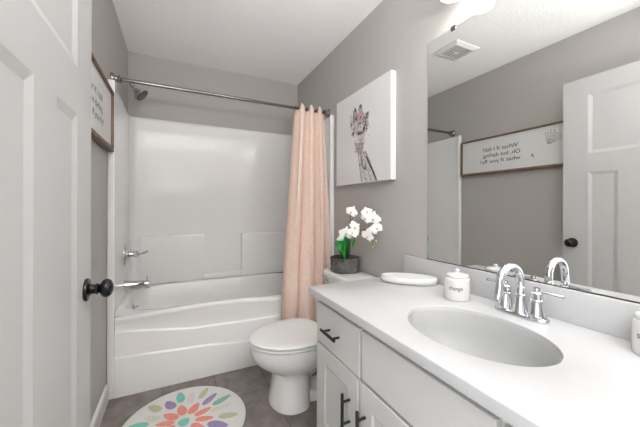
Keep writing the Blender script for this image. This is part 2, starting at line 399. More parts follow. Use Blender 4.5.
bm = new(); lathe(bm, [(0, 0), (0.0045, 0), (0.0045, 0.022), (0.0085, 0.026), (0.0085, 0.036), (0, 0.038)], (PX+0.142, FYT, 0.568), (0, 0, 1), 16); obj('diverter_knob', bm, M_chrome, s, 40)

sh = thing('showerhead', 'small chrome shower head on a bent arm under the rod', 'shower fixture', (XL, FYT, 2.03))
bm = new(); lathe(bm, [(0, 0.0005), (0.03, 0.0005), (0.028, 0.006), (0.012, 0.012), (0, 0.012)], (XL, FYT, 2.085), (1, 0, 0), 24); obj('wall_flange', bm, M_chrome, sh, 40)
bm = new(); tube(bm, smoothpath([(XL+0.004, FYT, 2.085), (XL+0.030, FYT, 2.083), (XL+0.050, FYT, 2.066), (XL+0.064, FYT-.001, 2.046)]), 0.0095, 14); obj('shower_arm', bm, M_chrome, sh, 60)
dv = Vector((0.70, -0.10, -0.70)).normalized(); p0 = Vector((XL+0.058, FYT, 2.052))
bm = new(); lathe(bm, [(0, 0), (0.015, 0), (0.022, 0.008), (0.022, 0.020), (0.014, 0.026), (0.014, 0.034), (0.022, 0.038), (0.026, 0.060), (0.052, 0.082), (0.056, 0.088), (0.056, 0.104), (0, 0.104)], p0, dv, 28); obj('spray_head', bm, M_chrome, sh, 40)
bm = new(); lathe(bm, [(0, 0.1042), (0.050, 0.1042), (0.050, 0.107), (0, 0.108)], p0, dv, 28); obj('spray_face', bm, M_chan, sh, 40, label='dark spray face')

# ------------------------------------------------------------------ curtain rod and curtain
RY, RZ = 2.2, 1.936
rod = thing('curtain_rod', 'brushed nickel shower curtain rod spanning the tub alcove', 'curtain rod', ((XL+XR)/2, RY, RZ))
bm = new(); lathe(bm, [(0, 0.012), (0.0125, 0.012), (0.0125, 0.9), (0.0115, 0.902), (0.0115, XR-XL-0.012), (0, XR-XL-0.012)], (XL, RY, RZ), (1, 0, 0), 24); obj('rod', bm, M_nickel, rod, 40)
for X, sg in ((XL, 1), (XR, -1)):
    bm = new(); lathe(bm, [(0, 0.0005), (0.033, 0.0005), (0.034, 0.006), (0.030, 0.016), (0.021, 0.022), (0.018, 0.034), (0.022, 0.040), (0.022, 0.050), (0.0135, 0.056), (0, 0.056)], (X, RY, RZ), (sg, 0, 0), 28); obj('end_flange', bm, M_nickel, rod, 40)

cur = thing('shower_curtain', 'blush pink satin shower curtain gathered at the right of the tub', 'curtain', (0.95, 2.1, 0.1))
NS, NZ = 170, 60
nf = 3.4
bm = new(); G = []
for j in range(NZ+1):
    t = j/NZ; row = []
    for i in range(NS+1):
        q = i/NS
        ph = 2*PI*nf*q+0.9*math.sin(2*PI*q+0.6)*(0.4+0.6*t)+0.35*math.sin(4*t+q*5)
        c_ = abs(math.cos(ph/2+PI/4))
        ztop = 1.912+0.046*max(0.0, c_-0.55)/0.45
        z = ztop+(0.115-ztop)*t
        k = max(0.0, min(1.0, (1.93-z)/(1.93-0.52)))
        xl_ = 0.832-0.148*k**1.1; xr_ = 1.088-0.022*k
        yc = 2.178-0.143*min(1, k*1.02)
        Am = 0.050
        x = xl_+(xr_-xl_)*q+0.014*math.sin(ph+PI/2)*math.cos(ph/2+PI/4)*math.sin(ph/2+PI/4)*2+0.004*math.sin(3*t+q*6); y = yc-Am*(1.9*c_**0.6-1)+0.004*math.sin(17*q+5*t)
        y = min(y, RY-0.0155+max(0.0, 1.905-z)*0.8)
        y = min(y, 2.0865+max(0.0, z-0.52)*0.25)
        row.append(bm.verts.new((x, y, z)))
    G.append(row)
for j in range(NZ):
    for i in range(NS): bm.faces.new((G[j][i], G[j][i+1], G[j+1][i+1], G[j+1][i]))
o = obj('curtain_cloth', bm, M_cloth, cur, 180); md = o.modifiers.new('thickness', 'SOLIDIFY'); md.thickness = 0.0015; md.offset = 0
for k in range(6):
    x = 0.858+0.048*k
    bm = new(); pts = [(x+0.004*math.sin(a), RY-0.001+0.0165*math.cos(a), RZ-0.003+0.0185*math.sin(a)) for a in [2*PI*i/28 for i in range(29)]]
    tube(bm, pts, 0.0017, 8); obj('curtain_ring', bm, M_nickel, cur, 60, label='metal ring over the rod')

# ------------------------------------------------------------------ vanity
VY0, VY1, CX0, CZ = 0.04, 1.2587, 0.558, 0.769
cab = thing('vanity_cabinet', 'white vanity cabinet with black pulls under the counter', 'cabinet', (0.85, 0.65, 0))
FX, DFX = 0.598, 0.578
bm = new(); ring_loft(bm, [[(FX, y, z), (FX+0.018, y, z)] for y, z in ((0.052, 0.095), (0.052, 0.738))], False, False, closed=False); bm.clear()
box(bm, FX, FX+0.018, 0.052, 1.245, 0.095, 0.738); box(bm, FX+0.018, XR-0.016, 1.229, 1.245, 0.095, 0.738); box(bm, FX+0.018, XR-0.016, 0.052, 0.068, 0.095, 0.738); box(bm, FX+0.018, XR-0.016, 0.068, 1.229, 0.095, 0.111)
obj('cabinet_body', bm, M_cab, cab, 0)
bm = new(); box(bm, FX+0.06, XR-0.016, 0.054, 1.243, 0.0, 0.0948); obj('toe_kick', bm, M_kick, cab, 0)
def shaker(bm, y0, y1, z0, z1, r=0.068):
    x0, x1 = DFX, FX-0.0005
    ring = lambda x, k: [(x, y0+k, z0+k), (x, y1-k, z0+k), (x, y1-k, z1-k), (x, y0+k, z1-k)]
    ring_loft(bm, [ring(x1, 0), ring(x0+0.002, 0), ring(x0, 0.002), ring(x0, r), ring(x0+0.005, r+0.010)])
def slab(bm, y0, y1, z0, z1):
    x0, x1 = DFX, FX-0.0005
    ring = lambda x, k: [(x, y0+k, z0+k), (x, y1-k, z0+k), (x, y1-k, z1-k), (x, y0+k, z1-k)]
    ring_loft(bm, [ring(x1, 0), ring(x0+0.002, 0), ring(x0, 0.002)])
def pull(parent, p, vertical, ln, half):
    bm = new(); x = DFX-0.033
    ax = Vector((0, 0, 1)) if vertical else Vector((0, 1, 0)); c = Vector((x, p[0], p[1]))
    lathe(bm, [(0, -ln/2), (0.0055, -ln/2), (0.006, -ln/2+0.001), (0.006, ln/2-0.001), (0.0055, ln/2), (0, ln/2)], c, ax, 16)
    for s in (-1, 1): lathe(bm, [(0, 0), (0.0048, 0), (0.0048, 0.0325), (0, 0.0325)], c+ax*(half*s), (1, 0, 0), 14)
    obj('bar_pull', bm, M_black, parent, 40, label='black bar pull')
ZD = 0.533
bm = new(); slab(bm, 0.862, 1.197, 0.540, 0.713); d = obj('drawer', bm, M_cab, cab, 0); pull(d, (1.041, 0.627), False, 0.118, 0.039)
bm = new(); shaker(bm, 0.870, 1.197, 0.135, ZD); d = obj('cabinet_door', bm, M_cab, cab, 0); pull(d, (0.921, 0.390), True, 0.140, 0.040)
bm = new(); slab(bm, 0.372, 0.846, 0.545, 0.713); obj('false_front', bm, M_cab, cab, 0)
bm = new(); shaker(bm, 0.372, 0.856, 0.135, ZD); d = obj('cabinet_door', bm, M_cab, cab, 0); pull(d, (0.823, 0.387), True, 0.140, 0.040)
bm = new(); slab(bm, 0.070, 0.356, 0.540, 0.713); d = obj('drawer', bm, M_cab, cab, 0); pull(d, (0.213, 0.627), False, 0.118, 0.039)
bm = new(); shaker(bm, 0.070, 0.356, 0.135, ZD); d = obj('cabinet_door', bm, M_cab, cab, 0); pull(d, (0.310, 0.390), True, 0.140, 0.040)

ctr = thing('countertop', 'white quartz vanity countertop with oval sink cutout and backsplash', 'countertop', (0.85, 0.65, 0.739))
SX, SY, SA, SB = 0.817, 0.597, 0.167, 0.219
CB = 0.7385
bm = new()
N = 96
def rect_ring(z, k):
    x0, x1, y0, y1 = CX0+k, XR-0.001, VY0+k, VY1-k; out = []
    for i in range(N):
        t = 2*PI*i/N; c, s = math.cos(t)*SA, math.sin(t)*SB
        kk = min(((x1-SX) if c > 0 else (SX-x0))/abs(c) if abs(c) > 1e-6 else 99, ((y1-SY) if s > 0 else (SY-y0))/abs(s) if abs(s) > 1e-6 else 99)
        out.append([SX+c*kk, SY+s*kk, z])
    for X in (x0, x1):
        for Y in (y0, y1):
            b = min(range(N), key=lambda i: (out[i][0]-X)**2+(out[i][1]-Y)**2); out[b] = [X, Y, z]
    return [tuple(p) for p in out]
e = lambda k, z: ellipse(SX, SY, SA+k, SB+k, z, N)
R = ring_loft(bm, [e(0, CB), e(0, CZ-0.003), e(0.001, CZ-0.001), e(0.003, CZ), rect_ring(CZ, 0.003), rect_ring(CZ-0.001, 0.001), rect_ring(CZ-0.003, 0), rect_ring(CB, 0)], False, False)
for i in range(N): bm.faces.new((R[0][i], R[0][(i+1) % N], R[-1][(i+1) % N], R[-1][i]))
obj('worktop', bm, M_quartz, ctr, 40)
bm = new(); box(bm, XR-0.0205, XR-0.001, VY0, VY1, CZ+0.0003, 0.8755, 0.0015); obj('backsplash', bm, M_quartz, ctr, 40)

snk = thing('sink', 'oval white undermount sink set in the counter', 'sink', (SX, SY, 0.58))
bm = new()
prof = [(-0.0008, CZ-0.013), (-0.003, CZ-0.0125), (-0.006, CZ-0.020), (-0.013, 0.70), (-0.026, 0.66), (-0.050, 0.625), (-0.085, 0.606), (-0.125, 0.600), (-0.145, 0.599)]
rings = [e(k, z) for k, z in prof]
rings += [e(-0.143, 0.590), e(-0.08, 0.596), e(-0.04, 0.616), e(-0.014, 0.66), e(-0.003, 0.70)]
R = ring_loft(bm, rings, False, False)
for i in range(N): bm.faces.new((R[-1][i], R[-1][(i+1) % N], R[0][(i+1) % N], R[0][i]))
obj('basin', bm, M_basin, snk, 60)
bm = new(); lathe(bm, [(0, -0.02), (0.016, -0.02), (0.016, 0.0), (0.023, 0.001), (0.024, 0.003), (0.018, 0.004), (0.015, 0.002), (0.012, 0.005), (0, 0.006)], (SX, SY, 0.5995), (0, 0, 1), 28); obj('drain', bm, M_chrome, snk, 40, label='chrome drain')

# ------------------------------------------------------------------ faucet
FXc, FYc = 1.066, 0.601
fa = thing('sink_faucet', 'chrome gooseneck faucet with two levers behind the sink', 'faucet', (FXc, FYc, CZ))
bm = new(); P = lambda a, b, z: rrect(FXc, FYc, a, b, z, 48, 3.2)
z = CZ+0.0003
ring_loft(bm, [P(0.027, 0.084, z), P(0.028, 0.085, z+0.002), P(0.028, 0.085, z+0.008), P(0.025, 0.082, z+0.012), P(0.020, 0.077, z+0.013)]); obj('base_plate', bm, M_chrome, fa, 40)
z0 = CZ+0.0132
bm = new(); lathe(bm, [(0, 0), (0.026, 0), (0.025, 0.004), (0.020, 0.020), (0.0165, 0.045), (0.0155, 0.055), (0.0175, 0.057), (0.0175, 0.061), (0.0145, 0.063), (0.0145, 0.085), (0.012, 0.089), (0, 0.089)], (FXc, FYc, z0), (0, 0, 1), 28)
arc = [(FXc, FYc, z0+0.08), (FXc, FYc, z0+0.10)]
rc = 0.057
for i in range(13):
    t = PI*i/12*1.03; arc.append((FXc-rc+rc*math.cos(t), FYc, z0+0.106+rc*0.98*math.sin(t)))
x, y, zz = arc[-1]; arc += [(x-0.004, y, zz-0.018), (x-0.009, y, zz-0.036)]
tube(bm, smoothpath(arc, 3), 0.0128, 18)
lathe(bm, [(0, -0.004), (0.0125, -0.004), (0.013, 0.006), (0.0118, 0.010), (0, 0.010)], arc[-1], (0.24, 0, 1), 20)
obj('spout', bm, M_chrome, fa, 45)
bm = new(); lathe(bm, [(0, 0), (0.0025, 0), (0.0025, 0.05), (0.005, 0.053), (0.005, 0.06), (0, 0.062)], (FXc+0.0225, FYc, z0+0.0), (0, 0, 1), 12); obj('lift_rod', bm, M_chrome, fa, 40)
for sg in (-1, 1):
    hy = FYc+sg*0.0508
    bm = new(); lathe(bm, [(0, 0), (0.0258, 0), (0.0256, 0.004), (0.0225, 0.020), (0.0180, 0.042), (0.0165, 0.050), (0.0185, 0.052), (0.0185, 0.056), (0.0168, 0.058), (0.0172, 0.078), (0.013, 0.083), (0.008, 0.084), (0.008, 0.088), (0.011, 0.090), (0.010, 0.095), (0, 0.097)], (FXc, hy, z0), (0, 0, 1), 28)
    h = obj('handle', bm, M_chrome, fa, 40)
    bm = new(); tube(bm, [(FXc, hy+sg*0.004, z0+0.083), (FXc+0.002, hy+sg*0.02, z0+0.084), (FXc+0.005, hy+sg*0.05, z0+0.083), (FXc+0.007, hy+sg*0.074, z0+0.082)], [0.0070, 0.0064, 0.0062, 0.0068], 14, flat=0.8); obj('lever', bm, M_chrome, h, 60)

# ------------------------------------------------------------------ mirror and vanity light
MX = XR-0.0055
mi = thing('wall_mirror', 'large frameless wall mirror above the vanity backsplash', 'mirror', (XR, 0.58, 0.876))
bm = new(); box(bm, MX, XR-0.0008, 0.06, 1.1025, 0.8800, 1.977)
for f in bm.faces: f.material_index = 0 if f.calc_center_median().x < MX+1e-4 else 1
obj('glass', bm, [M_mirror, M_edge], mi, 0)
bm = new(); box(bm, MX-0.0025, XR-0.0008, 0.06, 1.1025, 0.8760, 0.8798); obj('bottom_channel', bm, M_chan, mi, 0, label='dark metal channel')
for y in (0.95, 0.25):
    bm = new(); box(bm, MX-0.004, XR-0.0008, y-0.012, y+0.012, 1.9772, 1.984); box(bm, MX-0.004, MX-0.0003, y-0.012, y+0.012, 1.965, 1.9772); obj('mirror_clip', bm, M_chan, mi, 0, label='dark mirror clip')

vl = thing('vanity_light', 'bar light with frosted glass shades lit above the mirror', 'light fixture', (XR, 0.6, 2.16))
bm = new(); box(bm, XR-0.028, XR-0.0008, 0.25, 0.95, 2.195, 2.275, 0.006); obj('back_plate', bm, M_nickel, vl, 40)
LX = 1.065
for y in (0.875, 0.60, 0.325):
    bm = new(); tube(bm, smoothpath([(XR-0.026, y, 2.235), (XR-0.06, y, 2.245), (LX, y, 2.235), (LX, y, 2.205)]), 0.007, 12); lathe(bm, [(0, 0), (0.024, 0), (0.026, 0.02), (0.016, 0.034), (0, 0.036)], (LX, y, 2.176), (0, 0, 1), 24); obj('arm', bm, M_nickel, vl, 40)
    bm = new(); prof = [(0.022, 0.120), (0.030, 0.112), (0.040, 0.085), (0.047, 0.045), (0.054, 0.012), (0.056, 0.0)]
    lathe(bm, [(0, 0.122)]+prof+[(0.054, 0.0), (0.045, 0.044), (0.038, 0.082), (0.028, 0.106), (0, 0.110)], (LX, y, 2.056), (0, 0, 1), 32); obj('glass_shade', bm, M_lampglass, vl, 60, label='lit white glass shade')
    bm = new(); lathe(bm, [(0, 0), (.012, .002), (.024, .010), (.030, .024), (.029, .036), (.020, .052), (.013, .062), (.013, .090), (0, .090)], (LX, y, 2.034), (0, 0, 1), 24); obj('bulb', bm, M_bulb, vl, 60)

# ------------------------------------------------------------------ ceiling vent
VX, VY = 0.236, 1.68
ve = thing('ceiling_vent', 'square white exhaust fan grille on the ceiling', 'vent', (VX, VY, ZC))
ZV = ZC-0.0006
bm = new()
sq = lambda a, z: [(VX-a, VY-a*0.88, z), (VX+a, VY-a*0.88, z), (VX+a, VY+a*0.88, z), (VX-a, VY+a*0.88, z)]
ring_loft(bm, [sq(0.137, ZV), sq(0.137, ZV-0.003), sq(0.134, ZV-0.006), sq(0.100, ZV-0.0195), sq(0.098, ZV-0.0195), sq(0.098, ZV-0.008)], True, False); obj('vent_frame', bm, M_vent, ve, 20)
bm = new(); box(bm, VX-0.097, VX+0.097, VY-0.085, VY+0.085, ZV-0.008, ZV-0.005); obj('vent_backing', bm, M_ventdark, ve, 0)
bm = new()
for i in range(11):
    yy = VY-0.080+0.016*i; box(bm, VX-0.0975, VX+0.0975, yy-0.0030, yy+0.0030, ZV-0.0195, ZV-0.0178)
for i in range(5): xx = VX-0.078+0.039*i; box(bm, xx-0.002, xx+0.002, VY-0.0855, VY+0.0855, ZV-0.0192, ZV-0.0180)
box(bm, VX-0.02, VX+0.02, VY-0.018, VY+0.018, ZV-0.0205, ZV-0.0176); obj('vent_grille', bm, M_vent, ve, 0)

# ------------------------------------------------------------------ sign on the left wall
SY0, SY1, SZ0, SZ1 = 1.045, 2.074, 1.458, 1.805
sg = thing('framed_sign', 'long white quote sign in brown wooden frame on left wall', 'sign', (XL, 1.56, SZ0))
bm = new(); fx0, fx1 = XL+0.001, XL+0.038; fw = 0.014
def fr(y0, y1, z0, z1): box(bm, fx0, fx1, y0, y1, z0, z1, 0.0012)
fr(SY0, SY1, SZ1-fw, SZ1); fr(SY0, SY1, SZ0, SZ0+.022); fr(SY0, SY0+fw, SZ0+.022, SZ1-fw); fr(SY1-fw, SY1, SZ0+.022, SZ1-fw); obj('frame', bm, M_wood, sg, 40)
bm = new(); box(bm, XL+0.002, XL+0.024, SY0+fw+.0003, SY1-fw-.0003, SZ0+.0223, SZ1-fw-.0003); bd = obj('sign_board', bm, M_board, sg, 0)
BXF = XL+0.0243
def wall_text(s, y0, y1, z, h):
    t = text_bm(s, h); xs = [v.co.x for v in t.verts]; a, b = min(xs), max(xs)
    for v in t.verts: v.co = Vector((BXF, y0+(v.co.x-a)/(b-a)*(y1-y0), z+v.co.y))
    return t
for s, y0, y1, z in (('What if I fall?', 1.515, 1.842, 1.672), ('Oh, but darling,', 1.498, 1.845, 1.616), ('what if you fly?', 1.495, 1.868, 1.560)):
    obj('lettering_line', wall_text(s, y0, y1, z, 0.048), M_ink, sg, 0, label='dark grey lettering')
bm = new()
def dot(y, z, r=0.003):
    poly(bm, [(BXF, y+r*math.cos(2*PI*i/8), z+r*math.sin(2*PI*i/8)) for i in range(8)])
for i in range(9):                                            # a wing of small dotted feathers
    a = math.radians(98-i*9.5); n_ = 8+(i in (2, 3, 7, 8))+(i > 6)
    for k in range(1, n_+1): dot(1.292-0.0150*k*math.cos(a), 1.640+0.0125*k*math.sin(a)+0.002*(k % 2), 0.0036)
for (y, z) in ((1.405, 1.585), (1.402, 1.578), (1.398, 1.57), (1.409, 1.578), (1.395, 1.563), (1.404, 1.568)): dot(y, z, 0.0045)
obj('wing_print', bm, M_ink, sg, 0, label='dotted grey wing drawing')

# ------------------------------------------------------------------ canvas print
QY0, QY1, QZ0, QZ1, QX = 1.347, 1.990, 1.303, 1.943, XR-0.040
bm = new(); box(bm, QX, XR-0.001, QY0, QY1, QZ0, QZ1, 0.003)
PXC = QX-0.0004
def cp(u, v):
    p = at(u, v, 0, QX); return (PXC, p.y, p.z)
def patch(pts, mi, jit=0.0):
    P = [cp(u, v) for u, v in pts]; P = [(PXC-0.00005*mi, y+random.uniform(-jit, jit), z+random.uniform(-jit, jit)) for _, y, z in P]; poly(bm, P, mi)
def blob(u, v, r, mi, n=9, el=1.0):
    c = cp(u, v); a0 = random.uniform(0, PI)
    P = []
    for i in range(n):
        t = 2*PI*i/n; rr = r*random.uniform(0.65, 1.25); a, b = rr*math.cos(t), rr*el*math.sin(t)
        P.append((PXC-0.00005*mi-random.uniform(0, 0.00003), c[1]+a*math.cos(a0)-b*math.sin(a0), c[2]+a*math.sin(a0)+b*math.cos(a0)))
    poly(bm, P, mi)
# materials: 0 canvas, 1 pale, 2 grey, 3 mauve, 4 coral, 5 dark
patch([(361, 182), (359.8, 172), (358.6, 162), (357.2, 152), (364.5, 150), (369, 160), (373, 171), (377, 180.3)], 1)
for (u0, v0, u1, v1, w0, mi) in ((357.6, 152, 361.5, 181.5, 0.012, 3), (365, 151, 376.5, 180, 0.020, 3), (366, 156, 371, 168, 0.014, 5), (371, 167, 376, 179.5, 0.012, 5), (361, 158, 365, 178, 0.010, 2), (359, 150, 363, 166, 0.012, 3), (364, 160, 371, 180, 0.010, 2)):
    a, b = cp(u0, v0), cp(u1, v1); poly(bm, [(PXC-0.0002, a[1]-w0/2, a[2]), (PXC-0.0002, a[1]+w0/2, a[2]), (PXC-0.0002, b[1]+w0/2, b[2]), (PXC-0.0002, b[1]-w0/2, b[2])], mi)
for k in range(46):
    t = random.random(); blob(358.6+2.2*t+(6+6*t)*random.random(), 153+27*t, random.uniform(0.006, 0.014), random.choice((2, 3, 1, 3, 5)), 7, 0.6)
patch([(357, 131), (364, 131), (364.5, 140), (362.8, 149), (359, 153.5), (355, 149), (353.8, 142), (355.5, 136)], 1)
patch([(354.5, 143), (363.2, 142), (363, 149), (359.5, 154), (355.5, 151)], 3)
for k in range(22): blob(random.uniform(354.5, 363), random.uniform(139, 153), random.uniform(0.006, 0.012), random.choice((3, 2, 3, 5)), 8, 0.6)
for k in range(30): blob(random.uniform(355, 365), random.uniform(126, 142), random.uniform(0.005, 0.011), random.choice((1, 2, 2, 3)), 8, 0.5)
for (u, v, r) in ((354.5, 109.8, 0.018), (359.8, 106, 0.017), (352.8, 133.5, 0.019), (363.5, 128.5, 0.017), (366.5, 113, 0.013), (355.5, 119, 0.010), (351, 124, 0.009), (365, 122, .010)): blob(u, v, r, 5, 10, 0.8)
patch([(362, 122), (368.8, 109.5), (368, 117), (364, 124)], 2); patch([(363.5, 119.5), (368, 111), (366.3, 118)], 5)
patch([(358, 121), (357.6, 108), (361.6, 105.2), (362, 120)], 2); patch([(352.6, 123), (352.2, 111), (356.4, 109.6), (358, 121)], 2)
patch([(350, 120), (355, 113), (364, 113), (368, 121), (366, 131), (361, 135), (354, 134), (350, 128)], 1)
for k in range(120):
    a = random.uniform(0, 2*PI); q = random.random()**0.6; blob(358.5+9.5*q*math.cos(a), 122+12*q*math.sin(a), random.uniform(0.006, 0.014), random.choice((2, 2, 1, 3, 2, 5)), 8, 0.55)
for k in range(24): blob(random.uniform(348.8, 355), random.uniform(116, 137), random.uniform(0.005, 0.011), random.choice((2, 1, 2, 5)), 7, 0.5)
for k in range(6):
    a = 2*PI*k/6+0.3; blob(360+2.4*math.cos(a), 117+3.4*math.sin(a), 0.013, 4, 9, 0.6)
blob(360, 117, 0.008, 5)
for k in range(16): blob(random.uniform(362, 369.5), random.uniform(121, 137), random.uniform(0.005, 0.010), 4 if k % 2 else 2, 7, 0.6)
pc = obj('canvas_print', bm, [M_canvas, M_inkpale, M_inkgrey, M_inkmauve, M_inkcoral, M_inkdark], None, 0, base=(XR, 1.67, QZ0))
tag(pc, 'white canvas of a watercolour giraffe wearing flowers above the toilet', 'wall art')

# ------------------------------------------------------------------ toilet
TYc = 1.652
to = thing('toilet', 'white two piece toilet with closed lid beside the tub', 'toilet', (0.8, TYc, 0))
def egg(xf, xb, b, z, n=64, er=3.0, split=None):
    cxx = split if split else xf+(xb-xf)*0.60; out = []
    for i in range(n):
        t = 2*PI*i/n; c, s = math.cos(t), math.sin(t)
        if c < 0: out.append((cxx+(cxx-xf)*c, TYc+b*s, z))
        else:
            k = (abs(c)**er+abs(s)**er)**(-1/er); out.append((cxx+(xb-cxx)*k*c, TYc+b*k*s, z))
    return out
bm = new()
E = lambda xf, xb, hb, z: egg(xf, xb, hb, z, er=2.6, split=xf+(xb-xf)*.5)
rings = [E(.488, .722, .152, 0.0), E(.487, .722, .153, 0.010), E(.491, .720, .148, 0.03), E(.502, .718, .138, .10), E(.510, .718, .131, .16), E(.510, .72, .129, .19), egg(.466, .77, .146, .210), egg(.424, .80, .170, .238), egg(.394, .82, .187, .272), egg(.379, .825, .196, .310), egg(.376, .828, .196, .335), egg(.376, .828, .196, .350), egg(.382, .823, .190, .3545)]
ring_loft(bm, rings, True, True)
# rear body: foot, trapway and the shelf that carries the tank
def sec(x, h, z0, z1): return [(x, TYc-h, z0), (x, TYc-h*1.02, z0+(z1-z0)*0.5), (x, TYc-h*0.85, z1-0.01), (x, TYc-h*0.6, z1), (x, TYc+h*0.6, z1), (x, TYc+h*0.85, z1-0.01), (x, TYc+h*1.02, z0+(z1-z0)*0.5), (x, TYc+h, z0)]
ring_loft(bm, [sec(.66, .085, 0, .07), sec(.80, .100, 0, .05), sec(.95, .115, 0, .045), sec(.985, .10, 0, .04)])
ring_loft(bm, [sec(.66, .09, .19, .35), sec(.80, .115, .25, .353), sec(.90, .12, .28, .353), sec(1.00, .12, .30, .353), sec(1.10, .12, .305, .353)])
tube(bm, smoothpath([(.62, TYc, .10), (.70, TYc, .16), (.78, TYc, .20), (.85, TYc, .17), (.88, TYc, .10), (.90, TYc, .02)]), [.075]*9+[.068]*32, 20, flat=1.0)
obj('bowl', bm, M_porc, to, 50)
bm = new(); sr = lambda k, z: egg(.370+k, .826-k, .203-k, z-.0172)
ring_loft(bm, [sr(.024, .3728), sr(.022, .3770), sr(.002, .3785), sr(0, .382), sr(.003, .3865), sr(.010, .3885), sr(.03, .3890), sr(.03, .3728)]); obj('seat', bm, M_seat, to, 40)
bm = new(); ring_loft(bm, [sr(.026, .3892), sr(.022, .3935), sr(.002, .3950), sr(0, .402), sr(.004, .4075), sr(.015, .4105), sr(.06, .412)]); obj('lid', bm, M_seat, to, 40)
for s_ in (-1, 1):
    bm = new(); lathe(bm, [(0, -0.028), (.011, -0.028), (.011, .028), (0, .028)], (.842, TYc+s_*.07, .369), (0, 1, 0), 16); box(bm, .832, .852, TYc+s_*.07-.02, TYc+s_*.07+.02, .3546, .369, .003); obj('seat_hinge', bm, M_seat, to, 40)
bm = new(); tk = lambda a0, a1, h, z: [(TXc+(a1-a0)/2*0+p[0], p[1], z) for p in rrect(0, TYc, (a1-a0)/2, h, 0, 64, 8)]
TXc = 0
def tank_ring(x0, x1, h, z): return [(p[0], p[1], z) for p in rrect((x0+x1)/2, TYc, (x1-x0)/2, h, z, 64, 8)]
ring_loft(bm, [tank_ring(.975, 1.125, .185, .3546), tank_ring(.962, 1.135, .198, .368), tank_ring(.955, 1.138, .205, .45), tank_ring(.945, 1.142, .212, .664)]); obj('tank', bm, M_porc, to, 50)
bm = new(); ring_loft(bm, [tank_ring(.934, 1.146, .219, .6645), tank_ring(.928, 1.150, .224, .668), tank_ring(.928, 1.150, .224, .690), tank_ring(.932, 1.148, .220, .697), tank_ring(.942, 1.14, .212, .700)]); obj('tank_lid', bm, M_porc, to, 50)
bm = new(); ly, lz = TYc+.155, .635
lathe(bm, [(0, 0), (.016, 0), (.016, .006), (.008, .009), (.008, .016), (0, .016)], (.9465, ly, lz), (-1, 0, 0), 18); tube(bm, [(.933, ly, lz), (.930, ly-.02, lz-.003), (.928, ly-.05, lz-.010), (.926, ly-.075, lz-.018)], [.008, .007, .0075, .010], 12, flat=.6); obj('flush_lever', bm, M_chrome, to, 50, label='chrome flush lever')

# ------------------------------------------------------------------ orchid on the tank
OX, OY, OZ = 1.045, 1.735, 0.7003
orc = thing('potted_orchid', 'white flowering orchid in a grey pot on toilet tank', 'plant', (OX, OY, OZ))
bm = new()
lathe(bm, [(0, 0), (0.088, 0), (0.095, 0.004), (0.100, 0.012), (0.100, 0.016), (0.0975, 0.018), (0.0985, 0.05), (0.098, 0.078), (0.101, 0.080), (0.102, 0.084), (0.101, 0.096), (0.098, 0.098), (0.093, 0.096), (0.091, 0.080), (0, 0.080)], (OX, OY, OZ), (0, 0, 1), 48); obj('pot', bm, M_pot, orc, 35)
bm = new()
rg = [[(OX+r*math.cos(2*PI*i/32), OY+r*math.sin(2*PI*i/32), OZ+0.084+h+random.uniform(-.003, .003)) for i in range(32)] for r, h in ((0.0905, 0.0), (0.07, 0.005), (0.045, 0.008), (0.02, 0.010), (0.002, 0.011))]
ring_loft(bm, rg); obj('soil', bm, M_soil, orc, 0)
def fpt(u, v, d=0.0):                                        # a point of the spray: it leans from the pot towards the viewer's right
    t = (u-342)/38.0; y = 1.70-0.23*t+d; p = at(u, v, 1, y)
    if p.x > XR-0.03: p = at(u, v, 0, XR-0.03)
    return p
def leaf(base, mid, tip, wd, m):
    bm = new(); P = smoothpath([base, mid, tip], 8); n = len(P); rows = []
    for i, p in enumerate(P):
        q = i/(n-1); ww = wd*math.sin(PI*min(1, 0.10+0.9*q)**0.85) if q < 1 else 0.0005; ww = max(ww, 0.002)
        d = (P[min(i+1, n-1)]-P[max(i-1, 0)]).normalized(); s_ = d.cross(Vector((0.15, -0.9, 0.45))).normalized(); nrm = s_.cross(d)
        rows.append([bm.verts.new(p+s_*(ww*k)+nrm*(0.22*ww*abs(k))) for k in (-1, -.5, 0, .5, 1)])
    for a, b in zip(rows, rows[1:]):
        for k in range(4): bm.faces.new((a[k], a[k+1], b[k+1], b[k]))
    o = obj('leaf', bm, m, orc, 180); md = o.modifiers.new('thickness', 'SOLIDIFY'); md.thickness = 0.0025
sb = Vector((OX, OY, OZ+0.088))
leaf(sb+Vector((-.01, -.01, 0)), fpt(341, 246, -.02), fpt(336.5, 238, -.03), 0.046, M_leaf)
leaf(sb+Vector((0, -.02, 0)), fpt(346.5, 245, -.03), fpt(345, 236, -.05), 0.044, M_leaf)
leaf(sb+Vector((.015, -.015, 0)), fpt(352.5, 246, -.02), fpt(354.5, 237.5, -.03), 0.017, M_leaf)
leaf(sb+Vector((.0, -.02, 0)), fpt(343.5, 246, -.05), fpt(335.5, 241, -.05), 0.062, M_leaf)
for pts in ([(349.5, 240), (350, 230), (351.5, 221), (356, 214), (362, 212.2), (368, 214), (373, 220)], [(351, 242), (352.5, 236), (357, 231), (363, 229), (369, 231), (372, 238), (373, 246)], [(349.8, 232), (350.5, 220), (351.5, 213)]):
    bm = new(); P = smoothpath([sb+Vector((0.005, -0.012, 0))]+[fpt(u, v) for u, v in pts], 6) if pts[0][1] > 235 else smoothpath([fpt(u, v) for u, v in pts], 6)
    tube(bm, P, [0.0030-0.0015*i/len(P) for i in range(len(P))], 8); obj('stem', bm, M_stem, orc, 60)
